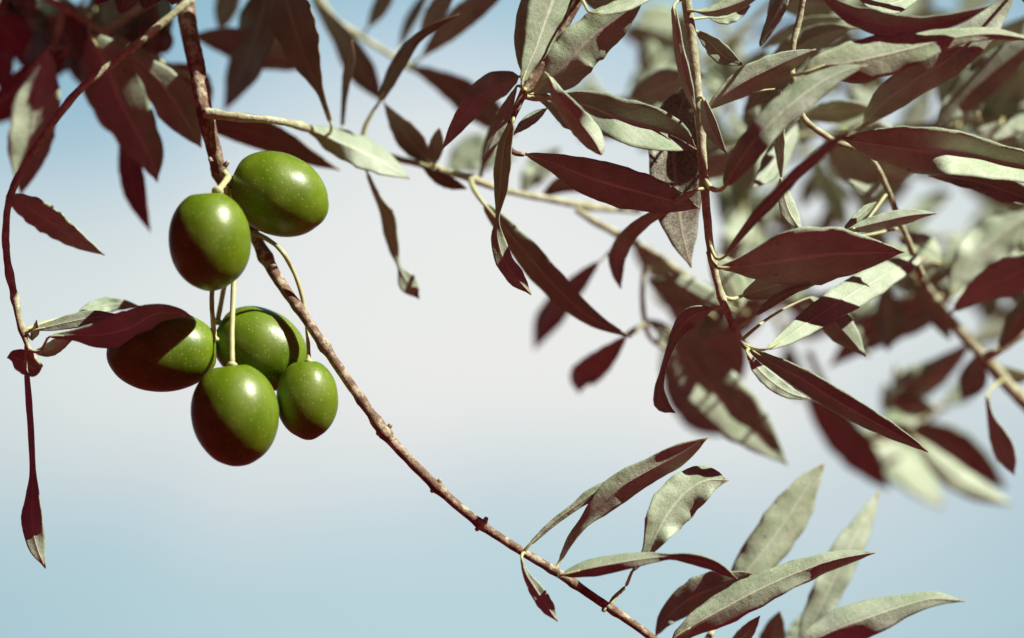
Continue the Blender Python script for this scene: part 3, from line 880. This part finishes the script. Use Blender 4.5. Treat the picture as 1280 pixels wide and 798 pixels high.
spray('soft mixed leaves deep behind the two big dark leaves at the right', [(1010, 190), (1060, 240), (1110, 280), (1160, 300), (1230, 290)],
      [((1010, 195), (1060, 290), 14, -.2), ((1040, 220), (1090, 165), 16, -.2), ((1060, 240), (1020, 300), 12, .6), ((1090, 265), (1140, 225), 14, -.15), ((1100, 275), (1080, 350), 16, .4),
       ((1130, 290), (1190, 240), 13, .5), ((1150, 300), (1150, 380), 15, -.2), ((1180, 300), (1240, 340), 16, .5), ((1210, 292), (1270, 250), 18, .45), ((1030, 205), (1000, 260), 12, .5),
       ((1000, 190), (1000, 130), 14, -.2), ((1075, 250), (1120, 330), 14, -.2)], 110, 7)
spray('soft drooping leaves low at the right, behind the long dark leaf', [(1010, 440), (1050, 520), (1090, 550), (1130, 540), (1190, 500)],
      [((1005, 490), (1112, 612), 24, -.22), ((1060, 535), (1178, 635), 26, .8), ((1108, 532), (1258, 612), 22, -.22), ((1140, 545), (1265, 632), 16, .55), ((1130, 535), (1105, 480), 16, -.15),
       ((1160, 520), (1120, 455), 16, .4), ((1180, 505), (1225, 470), 14, .5), ((1090, 545), (1155, 500), 18, .75), ((1170, 510), (1110, 500), 14, -.2)], 92, 9)
spray('soft dark leaves crowding the far top right corner', [(1300, 120), (1230, 100), (1150, 110), (1080, 110), (1020, 110)],
      [((1290, 110), (1220, 60), 20, -.2), ((1240, 105), (1190, 170), 18, -.2), ((1200, 105), (1130, 60), 18, -.22), ((1160, 110), (1120, 175), 16, .3), ((1110, 112), (1050, 70), 18, -.2),
       ((1090, 112), (1040, 165), 16, .5), ((1060, 112), (1000, 80), 14, .4), ((1270, 118), (1290, 200), 20, -.2), ((1030, 112), (985, 150), 12, .6), ((1140, 110), (1180, 30), 18, -.2)], 100, 11)

rnd = random.Random(44)
gaps = [(1185, 265), (1145, 420), (1140, 470), (1148, 132), (1022, 245), (1020, 150), (960, 30), (1265, 130), (1270, 20), (985, 470), (900, 520), (1000, 540), (1230, 640)]
fs = Branch('olive_branch', 'densest soft backdrop of mixed leaves behind everything at the right', (1330, 300, 120), group='blurred olive sprays in the background')
fstems = [[(1330, 300), (1250, 250), (1150, 200), (1040, 190), (940, 210)], [(1330, 380), (1240, 350), (1140, 330), (1040, 330), (940, 350)], [(1330, 60), (1240, 40), (1120, 30), (1010, 30), (900, 50)]]
for k, st in enumerate(fstems):
    fs.stem([(x, y, 4.5, 118 + k * 8) for x, y in st], TWIG)
cnt = 0
while cnt < 62:
    st = fs.stems[cnt % 3]
    q = st[int(rnd.random() * (len(st) - 1))]
    ang = rnd.uniform(0, 6.283)
    ln = rnd.uniform(75, 125)
    x1, y1 = q[0] + math.cos(ang) * ln, q[1] + math.sin(ang) * ln * 0.8
    if y1 > 480 or any(min(math.hypot(q[0] + (x1 - q[0]) * t - gx, q[1] + (y1 - q[1]) * t - gy) for t in (.3, .5, .7, .9)) < 40 for gx, gy in gaps):
        continue
    fs.leaf([(q[0] + math.cos(ang) * 5, q[1] + math.sin(ang) * 5), ((q[0] + x1) / 2 + rnd.uniform(-8, 8), (q[1] + y1) / 2 + rnd.uniform(-8, 8)), (x1, y1)], w=rnd.uniform(13, 22), b=rnd.choice((-.2, -.25, .3, .45, .6, .8)), z=118 + rnd.uniform(-15, 30), detail=False)
    cnt += 1

fm_ = Branch('olive_branch', 'half-blurred leaves filling the gaps between the sharp top right leaves and the backdrop', (1330, 150, 60), group='blurred olive sprays in the background')
for k, st in enumerate([[(1330, 150), (1240, 150), (1120, 160), (1000, 170), (900, 190)], [(1330, 320), (1230, 320), (1110, 350), (980, 380), (880, 400)], [(1000, -30), (900, 60), (830, 110), (760, 130), (700, 150)]]):
    fm_.stem([(x, y, 3.5, 66 + k * 6) for x, y in st], TWIG)
cnt = 0
gaps2 = gaps + [(690, 95), (745, 105), (700, 170), (720, 60), (960, 70), (1100, 470), (1060, 500), (920, 470), (950, 440), (985, 400), (1020, 365), (1050, 335), (960, 480), (1000, 430)]
while cnt < 72:
    st = fm_.stems[(0, 1, 2, 0, 1)[cnt % 5]]
    q = st[int(rnd.random() * (len(st) - 1))]
    ang = rnd.uniform(0, 6.283)
    ln = rnd.uniform(70, 115)
    x1, y1 = q[0] + math.cos(ang) * ln, q[1] + math.sin(ang) * ln * 0.8
    if y1 > 450 or x1 < 690 or any(min(math.hypot(q[0] + (x1 - q[0]) * t - gx, q[1] + (y1 - q[1]) * t - gy) for t in (.3, .5, .7, .9)) < 34 for gx, gy in gaps2):
        continue
    fm_.leaf([(q[0] + math.cos(ang) * 4, q[1] + math.sin(ang) * 4), ((q[0] + x1) / 2 + rnd.uniform(-8, 8), (q[1] + y1) / 2 + rnd.uniform(-8, 8)), (x1, y1)], w=rnd.uniform(13, 21), b=rnd.choice((-.2, -.1, .2, .3, .4, .45)), z=66 + rnd.uniform(-22, 25), detail=False)
    cnt += 1

# lower right shoot
I = Branch('olive_shoot', 'shoot of upright pale leaves rising from below the frame at the lower right', (930, 850, 15), cat='shoot')
I.stem([(780, 900, 5, 8), (830, 840, 5, 8), (870, 825, 5, 10), (930, 835, 5, 14), (1000, 835, 5, 20), (1080, 850, 4, 26)], TWIG)
I.stem([(870, 825, 4, 10), (895, 780, 4, 22), (912, 745, 3, 26)], TWIG)
I.leaf([(840, 801, 5), (870, 780, 14), (905, 761, 20), (942, 741, 20), (985, 721, 17), (1030, 704, 12), (1062, 696, 8), (1094, 691, 0)], b=([(0, .3), (.3, .5), (1, .75)], [(0, -.1), (.3, .3), (.55, .45), (.7, -.1), (1, -.1)]), z=4)
I.leaf([(912, 745, 3), (930, 718, 18), (957, 685, 25), (988, 641, 25), (1010, 606, 15), (1031, 578, 0)], b=([(0, .1), (.3, .3), (1, .45)], [(0, .3), (.3, .72), (1, .55)]), z=24)
I.leaf([(820, 794, 2), (836, 769, 12), (866, 746, 20), (900, 732, 20), (940, 716, 0)], b=([(0, .3), (1, .0)], -.15), z=16, petpts=[(826, 845, 8), (818, 815, 12)])
I.leaf([(1000, 815, 4), (1016, 776, 15), (1033, 742, 19), (1058, 690, 19), (1080, 652, 12), (1100, 612, 0)], b=([(0, .4), (.5, .75), (1, .9)], [(0, .1), (.5, .3), (1, .6)]), z=34)
I.leaf([(985, 818, 5), (1042, 789, 23), (1094, 770, 22), (1133, 757, 14), (1168, 749, 9), (1206, 752, 0)], b=([(0, -.1), (.2, .5), (1, .75)], [(0, -.2), (.3, -.1), (.45, .45), (1, .6)]), z=18)
I.leaf([(955, 840), (965, 800), (975, 764)], w=16, b=-.3, z=48)
I.leaf([(980, 838), (1000, 795), (1012, 760)], w=17, b=.45, z=52)
I.leaf([(905, 826), (930, 795), (950, 770)], w=10, b=-.2, z=20)

# ------------------------------------------------------------------ olives
def olive(label, cx, cy, a, b, rot, z, stalk, tip=0.025, stalk_mat=None, seed=0, group='green olives in the cluster'):
    """a: half length along the axis (px), b: half width, rot: direction of the free tip in degrees (0 right, 90 down)"""
    root = thing('olive', label, 'olive', at(cx, cy, z), group)
    ax = (RIGHT * math.cos(R(rot)) - UP * math.sin(R(rot))).normalized()
    sd_ = (RIGHT * -math.sin(R(rot)) - UP * math.cos(R(rot))).normalized()
    dp = FWD
    k = pxr(1, z)
    rnd = random.Random(seed)
    off = Vector((rnd.random() * 9, rnd.random() * 9, rnd.random() * 9))
    verts, faces = [], []
    NL, NS = 40, 48
    c = at(cx, cy, z)
    for i in range(NL + 1):
        th = math.pi * i / NL
        x = -math.cos(th)
        r = math.sin(th) ** 0.92
        r *= 1 + 0.012 * (-x)                          # fuller at the stalk end
        xx = x
        if x > 0.93:
            xx = x + tip * ((x - 0.93) / 0.07) ** 1.5
        if x < -0.94:                                  # dimple at the stalk
            xx = x + 0.05 * ((-x - 0.94) / 0.06)
        for j in range(NS):
            ph = 2 * math.pi * j / NS
            d = ax * (xx * a * k) + (sd_ * math.cos(ph) + dp * math.sin(ph)) * (r * b * k)
            nn = noise.noise(d.normalized() * 1.6 + off)
            verts.append(c + d * (1 + 0.018 * nn))
    for i in range(NL):
        for j in range(NS):
            j2 = (j + 1) % NS
            faces.append((i * NS + j, i * NS + j2, (i + 1) * NS + j2, (i + 1) * NS + j))
    link('flesh', verts, faces, [OLIVE], root, c)
    if stalk:
        path = [(at(q[0], q[1], q[3]), pxr(q[2] * 0.84, q[3])) for q in catmull(stalk, max(12, int(len(stalk) * 6)))]
        v, f = tube_geo(path, 10, True, .16, seed)
        link('stalk', v, f, [stalk_mat or PET], root, path[0][0])
        # little calyx disc where the stalk meets the fruit
        e = path[-1][0]
        dn = (path[-1][0] - path[-3][0]).normalized()
        v, f = tube_geo([(e - dn * 0.0006, path[-1][1] * 1.2), (e, path[-1][1] * 1.9), (e + dn * 0.0007, path[-1][1] * 1.5)], 12)
        link('calyx', v, f, [PET], root, e)
    return root


olive('upright green olive on the left just below the branch, topmost left of the cluster', 262, 301, 62, 51.5, 86, -13, [(286, 221, 5, 4), (281, 228, 5, -6), (272, 240, 5, -13)], seed=1)
olive('plump olive highest in the cluster, lying sideways, brightest sunlit green', 348, 243, 63, 51.5, 24, 7, [(279, 214, 5, 8), (285, 222, 5, 8), (292, 226, 5, 7)], tip=.04, seed=2)
olive('mostly shaded olive behind the drooping maroon leaf, leftmost of the cluster', 204, 440, 69, 50, 176, 0, [(284, 232, 4, 3), (270, 300, 4, 8), (265, 365, 4, 5), (266, 400, 4, 1), (268, 424, 4, 0)], seed=3)
olive('olive at the back of the cluster with a thin shadow line curving across it', 326, 436, 62, 49, 30, 10, [(286, 232, 3.5, 4), (288, 310, 3.5, 13), (278, 370, 3.5, 14), (272, 402, 4, 12)], seed=4)
olive('lowest olive, upright and frontmost in the cluster, with greyish bloom', 294, 518, 64, 55, 84, -9, [(290, 236, 4, 3), (293, 300, 4, 4), (292, 360, 4.2, 0), (290, 410, 4.2, -5), (290, 456, 4.4, -9)], seed=5)
olive('smallest olive, lowest right of the cluster under the slanting branch', 384, 499, 49, 39, 88, -1, [(316, 291, 5, 14), (334, 299, 3.8, 9), (352, 314, 3.6, -1), (365, 336, 3.4, 2), (374, 358, 3.4, 3), (381, 388, 3.2, 4), (385, 425, 3, 3), (386, 452, 3.4, -1)], tip=.05, seed=6)
